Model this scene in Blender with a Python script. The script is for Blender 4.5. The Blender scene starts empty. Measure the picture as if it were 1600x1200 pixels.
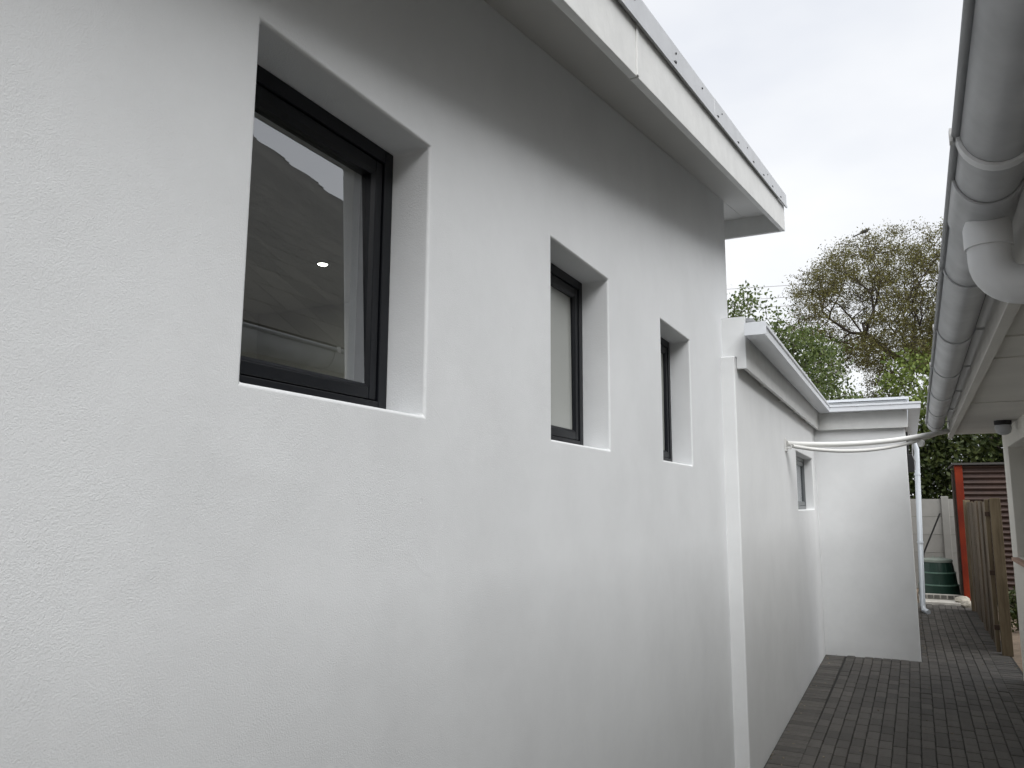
import bpy, bmesh, math, random
import numpy as np
from mathutils import Vector, Matrix

random.seed(7)
rng = np.random.default_rng(11)
sc = bpy.context.scene
COL = sc.collection
H = 1.7                                    # eye height; ground is z = 0

# ------------------------------------------------------------------ camera
cd = bpy.data.cameras.new('camera')
cam = bpy.data.objects.new('camera', cd)
COL.objects.link(cam)
F = Vector((-0.44039073, 0.88505885, 0.15075424))
Rt = Vector((0.89558186, 0.44487486, 0.00441462))
U = Vector((-0.06315957 * -1, -0.13695692, 0.98856142))
cam.matrix_world = Matrix(((Rt.x, U.x, -F.x, 0), (Rt.y, U.y, -F.y, 0), (Rt.z, U.z, -F.z, H), (0, 0, 0, 1)))
cd.sensor_width = 36.0
cd.lens = 36.0 * 1229.65 / 1600.0
cd.clip_start = 0.05
cd.clip_end = 2000
sc.camera = cam

# ------------------------------------------------------------------ sky, sun, exposure
SUN_EL, SUN_AZ = math.radians(46), math.radians(127)      # azimuth clockwise from +Y
w = bpy.data.worlds.new('World')
sc.world = w
w.use_nodes = True
nt = w.node_tree
for n in list(nt.nodes):
    nt.nodes.remove(n)
N = nt.nodes.new
out = N('ShaderNodeOutputWorld'); bg = N('ShaderNodeBackground'); bg.inputs['Strength'].default_value = 0.1
sky = N('ShaderNodeTexSky'); sky.sky_type = 'NISHITA'; sky.sun_disc = False
sky.sun_elevation = SUN_EL; sky.sun_rotation = SUN_AZ
tc = N('ShaderNodeTexCoord'); mp = N('ShaderNodeMapping'); mp.inputs['Scale'].default_value = (1, 1, 2.2)
nz = N('ShaderNodeTexNoise'); nz.inputs['Scale'].default_value = 1.9; nz.inputs['Detail'].default_value = 5; nz.inputs['Roughness'].default_value = .5
rp = N('ShaderNodeValToRGB')
rp.color_ramp.elements[0].position = .36; rp.color_ramp.elements[0].color = (2.42, 2.49, 2.65, 1)
rp.color_ramp.elements[1].position = .66; rp.color_ramp.elements[1].color = (3.02, 3.03, 3.04, 1)
mx = N('ShaderNodeMix'); mx.data_type = 'RGBA'; mx.inputs['Factor'].default_value = 0.96
L = nt.links.new
L(tc.outputs['Generated'], mp.inputs['Vector']); L(mp.outputs['Vector'], nz.inputs['Vector'])
L(nz.outputs['Fac'], rp.inputs['Fac']); L(sky.outputs['Color'], mx.inputs['A']); L(rp.outputs['Color'], mx.inputs['B'])
L(mx.outputs['Result'], bg.inputs['Color']); L(bg.outputs['Background'], out.inputs['Surface'])

sd = bpy.data.lights.new('sun', 'SUN'); sd.energy = 1.5; sd.angle = math.radians(70); sd.color = (1, .995, .985)
sun = bpy.data.objects.new('sun', sd); COL.objects.link(sun)
sdir = Vector((math.sin(SUN_AZ) * math.cos(SUN_EL), math.cos(SUN_AZ) * math.cos(SUN_EL), math.sin(SUN_EL)))
sun.rotation_euler = sdir.to_track_quat('Z', 'Y').to_euler()
sc.view_settings.view_transform = 'Standard'
sc.view_settings.look = 'None'
sc.view_settings.exposure = 1.78
sc.view_settings.gamma = 1
sc.view_settings.use_curve_mapping = False
sc.cycles.max_bounces = 8
sc.cycles.diffuse_bounces = 5
sc.cycles.transparent_max_bounces = 12

# ------------------------------------------------------------------ materials
def mat(name, col, rough=.6, var=.0, vscale=4., bump=0., bscale=60., metal=0., spec=.5, islands=0., objvar=0., stretch=(1, 1, 1),
        col2=None, detail=4, coat=0., obj_coords=True):
    m = bpy.data.materials.new(name); m.use_nodes = True
    t = m.node_tree; b = t.nodes['Principled BSDF']
    b.inputs['Roughness'].default_value = rough; b.inputs['Metallic'].default_value = metal
    b.inputs['Specular IOR Level'].default_value = spec
    b.inputs['Coat Weight'].default_value = coat
    co = t.nodes.new('ShaderNodeTexCoord'); mpn = t.nodes.new('ShaderNodeMapping'); mpn.inputs['Scale'].default_value = stretch
    t.links.new(co.outputs['Object'], mpn.inputs['Vector'])
    c2 = col2 or tuple(c * (1 - var) for c in col)
    last = None
    if var or col2:
        n1 = t.nodes.new('ShaderNodeTexNoise'); n1.inputs['Scale'].default_value = vscale; n1.inputs['Detail'].default_value = detail
        n1.inputs['Roughness'].default_value = .6
        t.links.new(mpn.outputs['Vector'], n1.inputs['Vector'])
        r = t.nodes.new('ShaderNodeValToRGB'); r.color_ramp.elements[0].position = .32; r.color_ramp.elements[1].position = .68
        r.color_ramp.elements[0].color = (*c2, 1); r.color_ramp.elements[1].color = (*col, 1)
        t.links.new(n1.outputs['Fac'], r.inputs['Fac']); last = r.outputs['Color']
    if islands or objvar:
        g = t.nodes.new('ShaderNodeNewGeometry'); oi = t.nodes.new('ShaderNodeObjectInfo')
        ad = t.nodes.new('ShaderNodeMath'); ad.operation = 'ADD'
        t.links.new(g.outputs['Random Per Island'], ad.inputs[0])
        ad.inputs[1].default_value = 0
        if objvar: t.links.new(oi.outputs['Random'], ad.inputs[1])
        fr = t.nodes.new('ShaderNodeMath'); fr.operation = 'FRACT'; t.links.new(ad.outputs[0], fr.inputs[0])
        v = max(islands, objvar)
        mr = t.nodes.new('ShaderNodeMapRange'); mr.inputs['To Min'].default_value = 1 - v; mr.inputs['To Max'].default_value = 1 + v
        t.links.new(fr.outputs[0], mr.inputs['Value'])
        hs = t.nodes.new('ShaderNodeHueSaturation'); t.links.new(mr.outputs['Result'], hs.inputs['Value'])
        if last is not None: t.links.new(last, hs.inputs['Color'])
        else: hs.inputs['Color'].default_value = (*col, 1)
        last = hs.outputs['Color']
    if last is not None: t.links.new(last, b.inputs['Base Color'])
    else: b.inputs['Base Color'].default_value = (*col, 1)
    if bump:
        n2 = t.nodes.new('ShaderNodeTexNoise'); n2.inputs['Scale'].default_value = bscale; n2.inputs['Detail'].default_value = 3
        t.links.new(mpn.outputs['Vector'], n2.inputs['Vector'])
        bp = t.nodes.new('ShaderNodeBump'); bp.inputs['Strength'].default_value = 1; bp.inputs['Distance'].default_value = bump
        t.links.new(n2.outputs['Fac'], bp.inputs['Height']); t.links.new(bp.outputs['Normal'], b.inputs['Normal'])
    return m

def plaster(name, col, k=1.0):
    """painted sand-float plaster: fine grain whose depth changes from patch to patch, low waviness, faint trowel marks"""
    m = mat(name, col, rough=.62, spec=.3)
    t = m.node_tree; b = t.nodes['Principled BSDF']; ln = t.links.new
    co = t.nodes.new('ShaderNodeTexCoord')
    def noise(s, d, rgh=.55, dist=0.):
        n = t.nodes.new('ShaderNodeTexNoise'); n.inputs['Scale'].default_value = s; n.inputs['Detail'].default_value = d
        n.inputs['Roughness'].default_value = rgh; n.inputs['Distortion'].default_value = dist
        ln(co.outputs['Object'], n.inputs['Vector']); return n.outputs['Fac']
    def math_(op, a, bb):
        n = t.nodes.new('ShaderNodeMath'); n.operation = op
        for i, v in enumerate((a, bb)):
            if isinstance(v, (int, float)): n.inputs[i].default_value = v
            else: ln(v, n.inputs[i])
        return n.outputs[0]
    mask = t.nodes.new('ShaderNodeMapRange'); mask.inputs['From Min'].default_value = .4; mask.inputs['From Max'].default_value = .65
    mask.inputs['To Min'].default_value = .5; mask.inputs['To Max'].default_value = .95
    ln(noise(3.1, 4), mask.inputs['Value'])
    grain = math_('MULTIPLY', math_('ADD', noise(400, 3), math_('MULTIPLY', noise(215, 3), .8)), mask.outputs[0])
    wave = math_('MULTIPLY', noise(11, 2, .5, .3), 1.1)
    wave2 = math_('MULTIPLY', noise(1.6, 2), 5.0)
    vo = t.nodes.new('ShaderNodeTexVoronoi'); vo.inputs['Scale'].default_value = 5; ln(co.outputs['Object'], vo.inputs['Vector'])
    pit = t.nodes.new('ShaderNodeMapRange'); pit.inputs['From Min'].default_value = .012; pit.inputs['From Max'].default_value = .04
    pit.inputs['To Min'].default_value = -.5; pit.inputs['To Max'].default_value = 0; ln(vo.outputs['Distance'], pit.inputs['Value'])
    # a few thin curved trowel ridges
    ab = math_('ABSOLUTE', math_('SUBTRACT', noise(1.9, 1.5), .5), 0)
    rid = t.nodes.new('ShaderNodeMapRange'); rid.inputs['From Min'].default_value = 0; rid.inputs['From Max'].default_value = .006
    rid.inputs['To Min'].default_value = .22; rid.inputs['To Max'].default_value = 0; ln(ab, rid.inputs['Value'])
    rm = t.nodes.new('ShaderNodeMapRange'); rm.inputs['From Min'].default_value = .58; rm.inputs['From Max'].default_value = .70; ln(noise(4.3, 2), rm.inputs['Value'])
    ridge = math_('MULTIPLY', rid.outputs[0], rm.outputs[0])
    h = math_('ADD', math_('ADD', math_('ADD', math_('ADD', grain, wave), wave2), pit.outputs[0]), ridge)
    bp = t.nodes.new('ShaderNodeBump'); bp.inputs['Distance'].default_value = .0012 * k; bp.inputs['Strength'].default_value = .8
    ln(h, bp.inputs['Height']); ln(bp.outputs['Normal'], b.inputs['Normal'])
    r = t.nodes.new('ShaderNodeValToRGB'); r.color_ramp.elements[0].position = .3; r.color_ramp.elements[1].position = .62
    r.color_ramp.elements[0].color = (*[c * .93 for c in col], 1); r.color_ramp.elements[1].color = (*col, 1)
    ln(noise(2.2, 6, .65), r.inputs['Fac']); ln(r.outputs['Color'], b.inputs['Base Color'])
    return m

M = {}
M['plaster'] = plaster('white_plaster', (.752, .766, .776))
M['plaster_mid'] = plaster('white_plaster_mid', (.765, .775, .778), .8)
M['plaster_house'] = plaster('cream_plaster', (.70, .68, .62), 1.6)
M['soffit'] = mat('soffit_board', (.58, .575, .555), .6, .05, 2, .0006, 40)
M['fascia_board'] = mat('fibre_cement_board', (.72, .725, .71), .5, .10, 9, .0015, 22)
M['flashing'] = mat('zinc_flashing', (.60, .61, .62), .42, .12, 6, .0008, 15, metal=.55)
M['screw'] = mat('screw_head', (.03, .03, .035), .45, metal=.5)
M['frame'] = mat('charcoal_aluminium', (.0045, .0055, .008), .42, .1, 20, spec=.32)
M['frame_grey'] = mat('grey_aluminium', (.10, .11, .115), .35, .1, 20)
M['gutter_alu'] = mat('white_aluminium', (.74, .765, .80), .35, .05, 5, .0006, 12)
M['pvc'] = mat('grey_white_pvc', (.50, .51, .525), .42, .28, 4.5, .0006, 9)
M['pvc_elbow'] = mat('pale_pvc', (.72, .73, .74), .4, .06, 4)
M['pvc_shaded'] = mat('shaded_lip_pvc', (.30, .31, .32), .5, .15, 6)  # shade on the lip's underside put into a darker base colour
M['pvc_white'] = mat('white_pvc', (.68, .68, .66), .4, .05, 6)
M['downpipe'] = mat('white_downpipe', (.54, .58, .62), .35, .05, 5)
M['fascia_house'] = mat('house_fascia', (.50, .485, .45), .55, .12, 6, .0006, 30)
M['soffit_house'] = mat('house_soffit', (.56, .545, .51), .6, .10, 2.5, .0006, 25)
M['roof_tile'] = mat('brown_roof_tile', (.062, .058, .049), .8, .35, 5, .004, 40, islands=.22, col2=(.042, .039, .034))
M['roof_sheet'] = mat('grey_roof_sheet', (.34, .35, .36), .5, .1, 5)
M['dark'] = mat('dark_cavity', (.05, .048, .045), .8)
M['interior'] = mat('interior_paint', (.66, .65, .62), .8, .04, 3)
M['floor_in'] = mat('interior_floor', (.25, .23, .2), .6, .1, 3)
M['paver'] = mat('charcoal_paver', (.073, .067, .060), .78, .3, 30, .0026, 120, islands=.3, objvar=.3, detail=5)
M['bed'] = mat('paving_sand', (.024, .023, .021), .95, .3, 25, .003, 90)
M['soil'] = mat('sandy_soil', (.23, .175, .125), .95, .45, 5, .012, 30)
M['slab'] = mat('concrete_slab', (.46, .44, .40), .85, .25, 6, .004, 40)
M['edge_brick'] = mat('edge_brick', (.11, .105, .095), .85, .25, 20, .003, 60, objvar=.2)
M['concrete'] = mat('precast_concrete', (.27, .266, .25), .85, .16, 3, .002, 60, objvar=.06)
M['red_steel'] = mat('red_oxide_steel', (.205, .025, .006), .6, .5, 1.6, .0008, 40, spec=.2, col2=(.10, .010, .004), stretch=(1, 1, .7))
M['corr'] = mat('brown_corrugated', (.056, .031, .024), .6, .35, 4, .0008, 20)
M['wood'] = mat('weathered_wood', (.168, .130, .086), .85, .0, 5, .004, 30, stretch=(9, 9, .5), col2=(.05, .036, .024), objvar=.28)
M['wood_post'] = mat('weathered_post', (.18, .142, .088), .85, .0, 4, .003, 30, stretch=(8, 8, .6), col2=(.10, .074, .042))
M['rust'] = mat('rusty_hinge', (.06, .035, .022), .7, .3, 30)
M['bin'] = mat('green_plastic', (.011, .042, .029), .42, .2, 6)
M['bin_pale'] = mat('pale_green_plastic', (.11, .20, .155), .5, .2, 10)
M['bin_lid'] = mat('bin_lid_plastic', (.28, .32, .28), .55, .2, 6)
M['black'] = mat('black_plastic', (.012, .012, .013), .5)
M['black_metal'] = mat('black_metal', (.015, .015, .015), .6)
M['bark'] = mat('bark', (.075, .062, .048), .9, .4, 8, .01, 25)
M['bark_dark'] = mat('dark_bark', (.055, .044, .034), .9, .4, 8, .01, 25)
M['sill_clay'] = mat('clay_sill', (.42, .27, .20), .8, .2, 12, .002, 50)
M['timber_dark'] = mat('dark_timber', (.055, .028, .018), .5, .3, 10, stretch=(6, 6, .6))
M['wire'] = mat('wire', (.30, .30, .31), .6)
M['bird'] = mat('bird_feather', (.045, .042, .042), .8, .3, 30)
M['rock'] = mat('pale_rock', (.42, .39, .33), .9, .35, 14, .008, 30)
M['grit'] = mat('grit', (.22, .185, .13), .9, .5, 30, islands=.5)
M['clip'] = mat('fitting', (.55, .55, .54), .4)

def leaf_mat(name, a, b, trans=.35):
    m = bpy.data.materials.new(name); m.use_nodes = True; t = m.node_tree
    p = t.nodes['Principled BSDF']; p.inputs['Roughness'].default_value = .5; p.inputs['Specular IOR Level'].default_value = .3
    g = t.nodes.new('ShaderNodeNewGeometry'); r = t.nodes.new('ShaderNodeValToRGB')
    r.color_ramp.elements[0].color = (*a, 1); r.color_ramp.elements[1].color = (*b, 1)
    t.links.new(g.outputs['Random Per Island'], r.inputs['Fac']); t.links.new(r.outputs['Color'], p.inputs['Base Color'])
    tr = t.nodes.new('ShaderNodeBsdfTranslucent'); t.links.new(r.outputs['Color'], tr.inputs['Color'])
    ms = t.nodes.new('ShaderNodeMixShader'); ms.inputs['Fac'].default_value = trans
    t.links.new(p.outputs[0], ms.inputs[1]); t.links.new(tr.outputs[0], ms.inputs[2])
    t.links.new(ms.outputs[0], t.nodes['Material Output'].inputs['Surface'])
    return m
M['leaf_olive'] = leaf_mat('olive_leaves', (.072, .060, .022), (.150, .148, .042))
M['leaf_green'] = leaf_mat('green_leaves', (.040, .062, .018), (.12, .155, .045))
M['leaf_bright'] = leaf_mat('bright_leaves', (.075, .115, .022), (.20, .25, .065))
M['leaf_dark'] = leaf_mat('dark_leaves', (.022, .038, .012), (.085, .105, .03))

def glass_mat():
    m = bpy.data.materials.new('tinted_glass'); m.use_nodes = True; t = m.node_tree
    for n in list(t.nodes): t.nodes.remove(n)
    o = t.nodes.new('ShaderNodeOutputMaterial'); ms = t.nodes.new('ShaderNodeMixShader')
    tr = t.nodes.new('ShaderNodeBsdfTransparent'); tr.inputs['Color'].default_value = (.62, .65, .63, 1)
    gl = t.nodes.new('ShaderNodeBsdfGlossy'); gl.inputs['Roughness'].default_value = 0.0; gl.inputs['Color'].default_value = (.95, .97, 1, 1)
    fr = t.nodes.new('ShaderNodeFresnel'); fr.inputs['IOR'].default_value = 2.0
    mr = t.nodes.new('ShaderNodeMapRange'); mr.inputs['To Min'].default_value = .165; mr.inputs['To Max'].default_value = 1
    ge = t.nodes.new('ShaderNodeNewGeometry'); ml = t.nodes.new('ShaderNodeMath'); ml.operation = 'MULTIPLY'
    iv = t.nodes.new('ShaderNodeMath'); iv.operation = 'SUBTRACT'; iv.inputs[0].default_value = 1; t.links.new(ge.outputs['Backfacing'], iv.inputs[1])
    t.links.new(fr.outputs[0], mr.inputs['Value']); t.links.new(mr.outputs[0], ml.inputs[0]); t.links.new(iv.outputs[0], ml.inputs[1])
    t.links.new(ml.outputs[0], ms.inputs['Fac'])
    t.links.new(tr.outputs[0], ms.inputs[1]); t.links.new(gl.outputs[0], ms.inputs[2]); t.links.new(ms.outputs[0], o.inputs['Surface'])
    return m
M['glass'] = glass_mat()
def obscure_mat():
    m = bpy.data.materials.new('obscure_glass'); m.use_nodes = True; b = m.node_tree.nodes['Principled BSDF']
    b.inputs['Base Color'].default_value = (.33, .34, .32, 1); b.inputs['Roughness'].default_value = .12; b.inputs['IOR'].default_value = 1.9
    return m
M['glass_obscure'] = obscure_mat()
def emit_mat(name, col, s):
    m = bpy.data.materials.new(name); m.use_nodes = True; b = m.node_tree.nodes['Principled BSDF']
    b.inputs['Base Color'].default_value = (.8, .8, .8, 1); b.inputs['Emission Color'].default_value = (*col, 1); b.inputs['Emission Strength'].default_value = s
    return m
M['lamp'] = emit_mat('downlight_glow', (1, .97, .9), 14)

# ------------------------------------------------------------------ mesh helpers
class MB:
    def __init__(s): s.v = []; s.f = []
    def add(s, vs, fs):
        o = len(s.v); s.v += [tuple(v) for v in vs]; s.f += [tuple(i + o for i in f) for f in fs]; return s
    def box(s, x0, x1, y0, y1, z0, z1, R=None, c=None):
        vs = [Vector((x, y, z)) for x in (x0, x1) for y in (y0, y1) for z in (z0, z1)]
        if R is not None:
            c = Vector(c) if c is not None else Vector(((x0 + x1) / 2, (y0 + y1) / 2, (z0 + z1) / 2))
            vs = [c + R @ (v - c) for v in vs]
        return s.add(vs, [(0, 1, 3, 2), (4, 6, 7, 5), (0, 4, 5, 1), (2, 3, 7, 6), (0, 2, 6, 4), (1, 5, 7, 3)])
    def prism(s, prof, a, b):
        """closed profile given as 3-D points at one end, moved by a -> b (vectors)"""
        n = len(prof); A = [Vector(p) + Vector(a) for p in prof]; B = [Vector(p) + Vector(b) for p in prof]
        return s.add(A + B, [tuple(range(n))[::-1], tuple(range(n, 2 * n))] + [(i, (i + 1) % n, n + (i + 1) % n, n + i) for i in range(n)])
    def rings(s, rs, cap=True, closed=True):
        n = len(rs[0]); vs = [p for r in rs for p in r]; fs = []
        for k in range(len(rs) - 1):
            for i in range(n if closed else n - 1):
                j = (i + 1) % n
                fs.append((k * n + i, k * n + j, (k + 1) * n + j, (k + 1) * n + i))
        if cap and closed:
            fs.append(tuple(range(n))[::-1]); fs.append(tuple((len(rs) - 1) * n + i for i in range(n)))
        return s.add(vs, fs)
    def tube(s, pts, r, n=12, cap=True):
        pts = [Vector(p) for p in pts]; rr = r if isinstance(r, (list, tuple)) else [r] * len(pts)
        rs = []; up = Vector((.0123, .0211, 1)).normalized(); u = None
        for i, p in enumerate(pts):
            d = (pts[min(i + 1, len(pts) - 1)] - pts[max(i - 1, 0)]).normalized()
            if u is None:
                u = d.cross(up); 
                if u.length < .1: u = d.cross(Vector((1, 0, 0)))
            u = (u - d * u.dot(d)).normalized(); v = d.cross(u)
            rs.append([p + rr[i] * (math.cos(2 * math.pi * k / n) * u + math.sin(2 * math.pi * k / n) * v) for k in range(n)])
        return s.rings(rs, cap)
    def lathe(s, prof, c, n=24):
        c = Vector(c)
        return s.rings([[c + Vector((r * math.cos(2 * math.pi * k / n), r * math.sin(2 * math.pi * k / n), z)) for k in range(n)] for r, z in prof])
    def mesh(s, name, m, smooth=None):
        me = bpy.data.meshes.new(name); me.from_pydata(s.v, [], s.f)
        bm = bmesh.new(); bm.from_mesh(me); bmesh.ops.recalc_face_normals(bm, faces=bm.faces); bm.to_mesh(me); bm.free()
        me.materials.append(m)
        if smooth is not None:
            for p in me.polygons: p.use_smooth = True
            me.set_sharp_from_angle(angle=math.radians(smooth))
        return me
    def build(s, name, m, parent=None, smooth=None, bevel=0., seg=2, kind=None, label=None):
        o = bpy.data.objects.new(name, s.mesh(name, m, smooth)); COL.objects.link(o)
        if parent is not None: o.parent = parent
        if bevel:
            b = o.modifiers.new('bevel', 'BEVEL'); b.width = bevel; b.segments = seg; b.limit_method = 'ANGLE'; b.angle_limit = math.radians(35)
            if smooth is not None:
                wn_ = o.modifiers.new('normals', 'WEIGHTED_NORMAL'); wn_.keep_sharp = False; wn_.weight = 100
        if kind: o['kind'] = kind
        if label: o['label'] = label
        return o

def empty(name, label, cat, loc=(0, 0, 0), rz=0, group=None):
    o = bpy.data.objects.new(name, None); COL.objects.link(o); o.location = loc; o.rotation_euler = (0, 0, rz)
    o['label'] = label; o['category'] = cat
    if group: o['group'] = group
    return o
def tag(o, label, cat, group=None):
    o['label'] = label; o['category'] = cat
    if group: o['group'] = group
    return o
def inst(name, me, parent=None, loc=(0, 0, 0), rot=(0, 0, 0)):
    o = bpy.data.objects.new(name, me); COL.objects.link(o); o.location = loc; o.rotation_euler = rot
    if parent is not None: o.parent = parent
    return o

def holed_wall(X, ys, rows, holes, t, topf=None):
    """wall in plane x=X facing +x, back at X-t; ys sorted; rows of z; holes = set of (iy, iz) cells left open"""
    b = MB(); ny, nz = len(ys), len(rows)
    idx = {}
    def V(i, k, back):
        key = (i, k, back)
        if key not in idx:
            z = rows[k] if not (topf and k == nz - 1) else topf(ys[i])
            idx[key] = len(b.v); b.v.append((X - t if back else X, ys[i], z))
        return idx[key]
    solid = lambda i, k: 0 <= i < ny - 1 and 0 <= k < nz - 1 and (i, k) not in holes
    for i in range(ny - 1):
        for k in range(nz - 1):
            if not solid(i, k): continue
            for back in (0, 1): b.f.append((V(i, k, back), V(i + 1, k, back), V(i + 1, k + 1, back), V(i, k + 1, back)))
            for (di, dk, e) in ((-1, 0, ((i, k), (i, k + 1))), (1, 0, ((i + 1, k), (i + 1, k + 1))), (0, -1, ((i, k), (i + 1, k))), (0, 1, ((i, k + 1), (i + 1, k + 1)))):
                if not solid(i + di, k + dk):
                    (a, c), (d, f) = e
                    b.f.append((V(a, c, 0), V(d, f, 0), V(d, f, 1), V(a, c, 1)))
    return b

def casement(parent, X, y0, y1, z0, z1, fr=.036, sa=.030, fm='frame', name='window', tilt=0., gm='glass'):
    """fixed outer frame, sash set a little back, glazing bead and pane; front of the frame at x = X, looking to +x"""
    def ring(x0, x1, a, b, c, d, w):
        m = MB()
        m.box(x0, x1, a, a + w, c, d); m.box(x0, x1, b - w, b, c, d)
        m.box(x0, x1, a + w, b - w, c, c + w); m.box(x0, x1, a + w, b - w, d - w, d)
        return m
    o = ring(X - .06, X, y0, y1, z0, z1, fr).build(name, M[fm], parent, bevel=.002)
    a, b, c, d = y0 + fr + .003, y1 - fr - .003, z0 + fr + .003, z1 - fr - .003
    ring(X - .046, X - .005, a, b, c, d, sa).build('sash', M[fm], o, bevel=.003)
    # sloping glazing bead
    e = MB(); q = sa
    A = [(X - .0055, a + q, c + q), (X - .0055, b - q, c + q), (X - .0055, b - q, d - q), (X - .0055, a + q, d - q)]
    g = .009
    Bq = [(X - .013, a + q + g, c + q + g), (X - .013, b - q - g, c + q + g), (X - .013, b - q - g, d - q - g), (X - .013, a + q + g, d - q - g)]
    C = [(X - .045, y, z) for _, y, z in Bq]; D = [(X - .045, y, z) for _, y, z in A]
    e.add(A + Bq + C + D, [(i + 4 * k, (i + 1) % 4 + 4 * k, (i + 1) % 4 + 4 * ((k + 1) % 4), i + 4 * ((k + 1) % 4)) for i in range(4) for k in range(4)])
    e.build('glazing_bead', M[fm], o)
    MB().box(X - .024, X - .020, a + q + .003, b - q - .003, c + q + .003, d - q - .003, R=Matrix.Rotation(math.radians(tilt), 3, 'Y')).build('pane', M[gm], o)
    return o

# ------------------------------------------------------------------ ground
g = MB(); g.add([(-400, -400, -.02), (400, -400, -.02), (400, 600, -.02), (-400, 600, -.02)], [(0, 1, 2, 3)])
g.build('ground', M['soil'], kind='structure')
PAV = MB().box(-1.02, .962, -4, 15.95, -.015, -.006).build('paving', M['bed'], kind='structure')
LW, BX, BY = -.956, .03, 10.1               # left wall plane, bay corner
def xr(y): return .905 + .0035 * y           # right edge of the paving
bricks = []
def paver_ok(cx, cy):
    return not (cy > BY - .09 and cx < BX + .03)
y = -3.9
while y < 10.0:                              # header course along the left wall and along the right edge
    bricks.append((LW + .108, y, .2, .1, 0)); y += .1065
y = -3.9
while y < 15.8:
    bricks.append((xr(y) - .105, y, .2, .1, 0))
    y += .1065
ncol = 16
for c in range(ncol):
    off = random.random() * .2
    y = -3.9 + off
    while y < 15.85:
        x0, x1 = LW + .216, xr(y) - .212
        x = x0 + (c + .5) * (x1 - x0) / ncol + .012 * math.sin(y * .7 + 1.1)
        sx = min(.103, (x1 - x0) / ncol - .005)
        if y + .2 > BY - .004 and x - sx / 2 < BX + .006:      # cut against the bay
            if x + sx / 2 > BX + .035:
                l_ = BX + .006; bricks.append(((l_ + x + sx / 2) / 2, y + .1, x + sx / 2 - l_, .2, 1))
            elif y < BY - .06:
                bricks.append((x, (y + BY - .005) / 2, sx, BY - .005 - y, 1))
        else: bricks.append((x, y + .1, sx, .2, 1))
        y += .2055 + random.uniform(-.001, .0015)
bricks = [b_ for b_ in bricks if b_[4] or b_[0] > 0 or b_[1] < BY - .055]
C_ = np.array([0, 0, H])
def visible(b_):
    d = np.array([b_[0], b_[1], 0]) - C_
    z = d @ np.array(F); u = 800 + 1229.65 * (d @ np.array(Rt)) / z; v = 600 - 1229.65 * (d @ np.array(U)) / z
    return z > 0 and -10 < u < 1625 and v < 1225
vis = sorted([b_ for b_ in bricks if visible(b_)], key=lambda q: q[1])
single = set(vis[:296])
bm_meshes = []
def paver_mesh(sx, sy):
    b_ = MB(); h = .006; hx, hy = sx / 2, sy / 2
    lo = [(-hx, -hy, -.01), (hx, -hy, -.01), (hx, hy, -.01), (-hx, hy, -.01)]
    mid = [(x_, y_, .001) for x_, y_, _ in lo]
    e_ = .004
    top = [(-hx + e_, -hy + e_, h), (hx - e_, -hy + e_, h), (hx - e_, hy - e_, h), (-hx + e_, hy - e_, h)]
    b_.add(lo + mid + top, [(i, (i + 1) % 4, 4 + (i + 1) % 4, 4 + i) for i in range(4)] + [(4 + i, 4 + (i + 1) % 4, 8 + (i + 1) % 4, 8 + i) for i in range(4)] + [(8, 9, 10, 11)])
    return b_
pm = {}
rest = MB()
for b_ in bricks:
    x, y, sx, sy, k = b_
    dz = random.uniform(-.0025, .0015); rot = (random.gauss(0, .006), random.gauss(0, .008), random.gauss(0, .010))
    if b_ in single:
        key = (round(sx, 3), round(sy, 3))
        if key not in pm: pm[key] = paver_mesh(*key).mesh('paver', M['paver'])
        inst('paver', pm[key], PAV, (x, y, dz), rot)
    else:
        R_ = Matrix.Rotation(rot[2], 3, 'Z') @ Matrix.Rotation(rot[0], 3, 'X') @ Matrix.Rotation(rot[1], 3, 'Y')
        q = paver_mesh(sx, sy)
        rest.add([R_ @ Vector(p) + Vector((x, y, dz)) for p in q.v], q.f)
rest.build('paver_field', M['paver'], PAV, kind='stuff')

gr = MB()                                    # grit and leaf crumbs swept into the corners and joints
for k in range(260):
    yy = random.uniform(5.2, 15.5); side = random.random()
    xx = random.uniform(LW + .01, xr(yy)) if side < .45 else (LW + abs(random.gauss(0, .05)) + .012 if side < .7 else xr(yy) - abs(random.gauss(0, .06)))
    if yy > BY - .02 and xx < BX + .02: xx = BX + .02 + abs(random.gauss(0, .03))
    q = random.uniform(.003, .009); a_ = random.uniform(0, 6.3)
    gr.box(xx - q, xx + q, yy - q * .6, yy + q * .6, .0035, .0055 + q * .5, R=Matrix.Rotation(a_, 3, 'Z'))
gr.build('grit', M['grit'], kind='stuff')

# ------------------------------------------------------------------ front building (the close white wall on the left)
FB = empty('rendered_building', 'tall white plastered building with three dark framed windows and a sloping eave', 'building', rz=-.0029)
zs = lambda y: 3.853 + .180 * (y - 5.49)                 # soffit height along the wall
wins = [(1.030, 1.634), (2.414, 2.999), (3.769, 4.355)]
ys = [-1.2, 1.030, 1.634, 2.414, 2.999, 3.769, 4.355, 5.49]
zr = [-.02, 1.915, 2.619, 4.0]
FX = -1.06
holed_wall(FX, ys, zr, {(1, 1), (3, 1), (5, 1)}, .25, lambda y: zs(y) + .03).build('wall', M['plaster'], FB, smooth=50, bevel=.009, seg=4)
holed_wall(FX, [-3.0, -1.2], [-.02, 2.6], set(), .25, lambda y: zs(y) + .03).build('wall', M['plaster'], FB)
bk = MB(); bk.box(-6.2, FX - .25, 5.24, 5.485, -.02, 3.75); bk.box(-6.2, FX - .25, -3.0, -2.75, -.02, 2.3); bk.box(-6.2, -5.95, -2.75, 5.24, -.02, 2.3)
bk.build('rear_wall', M['plaster'], FB)
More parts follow.
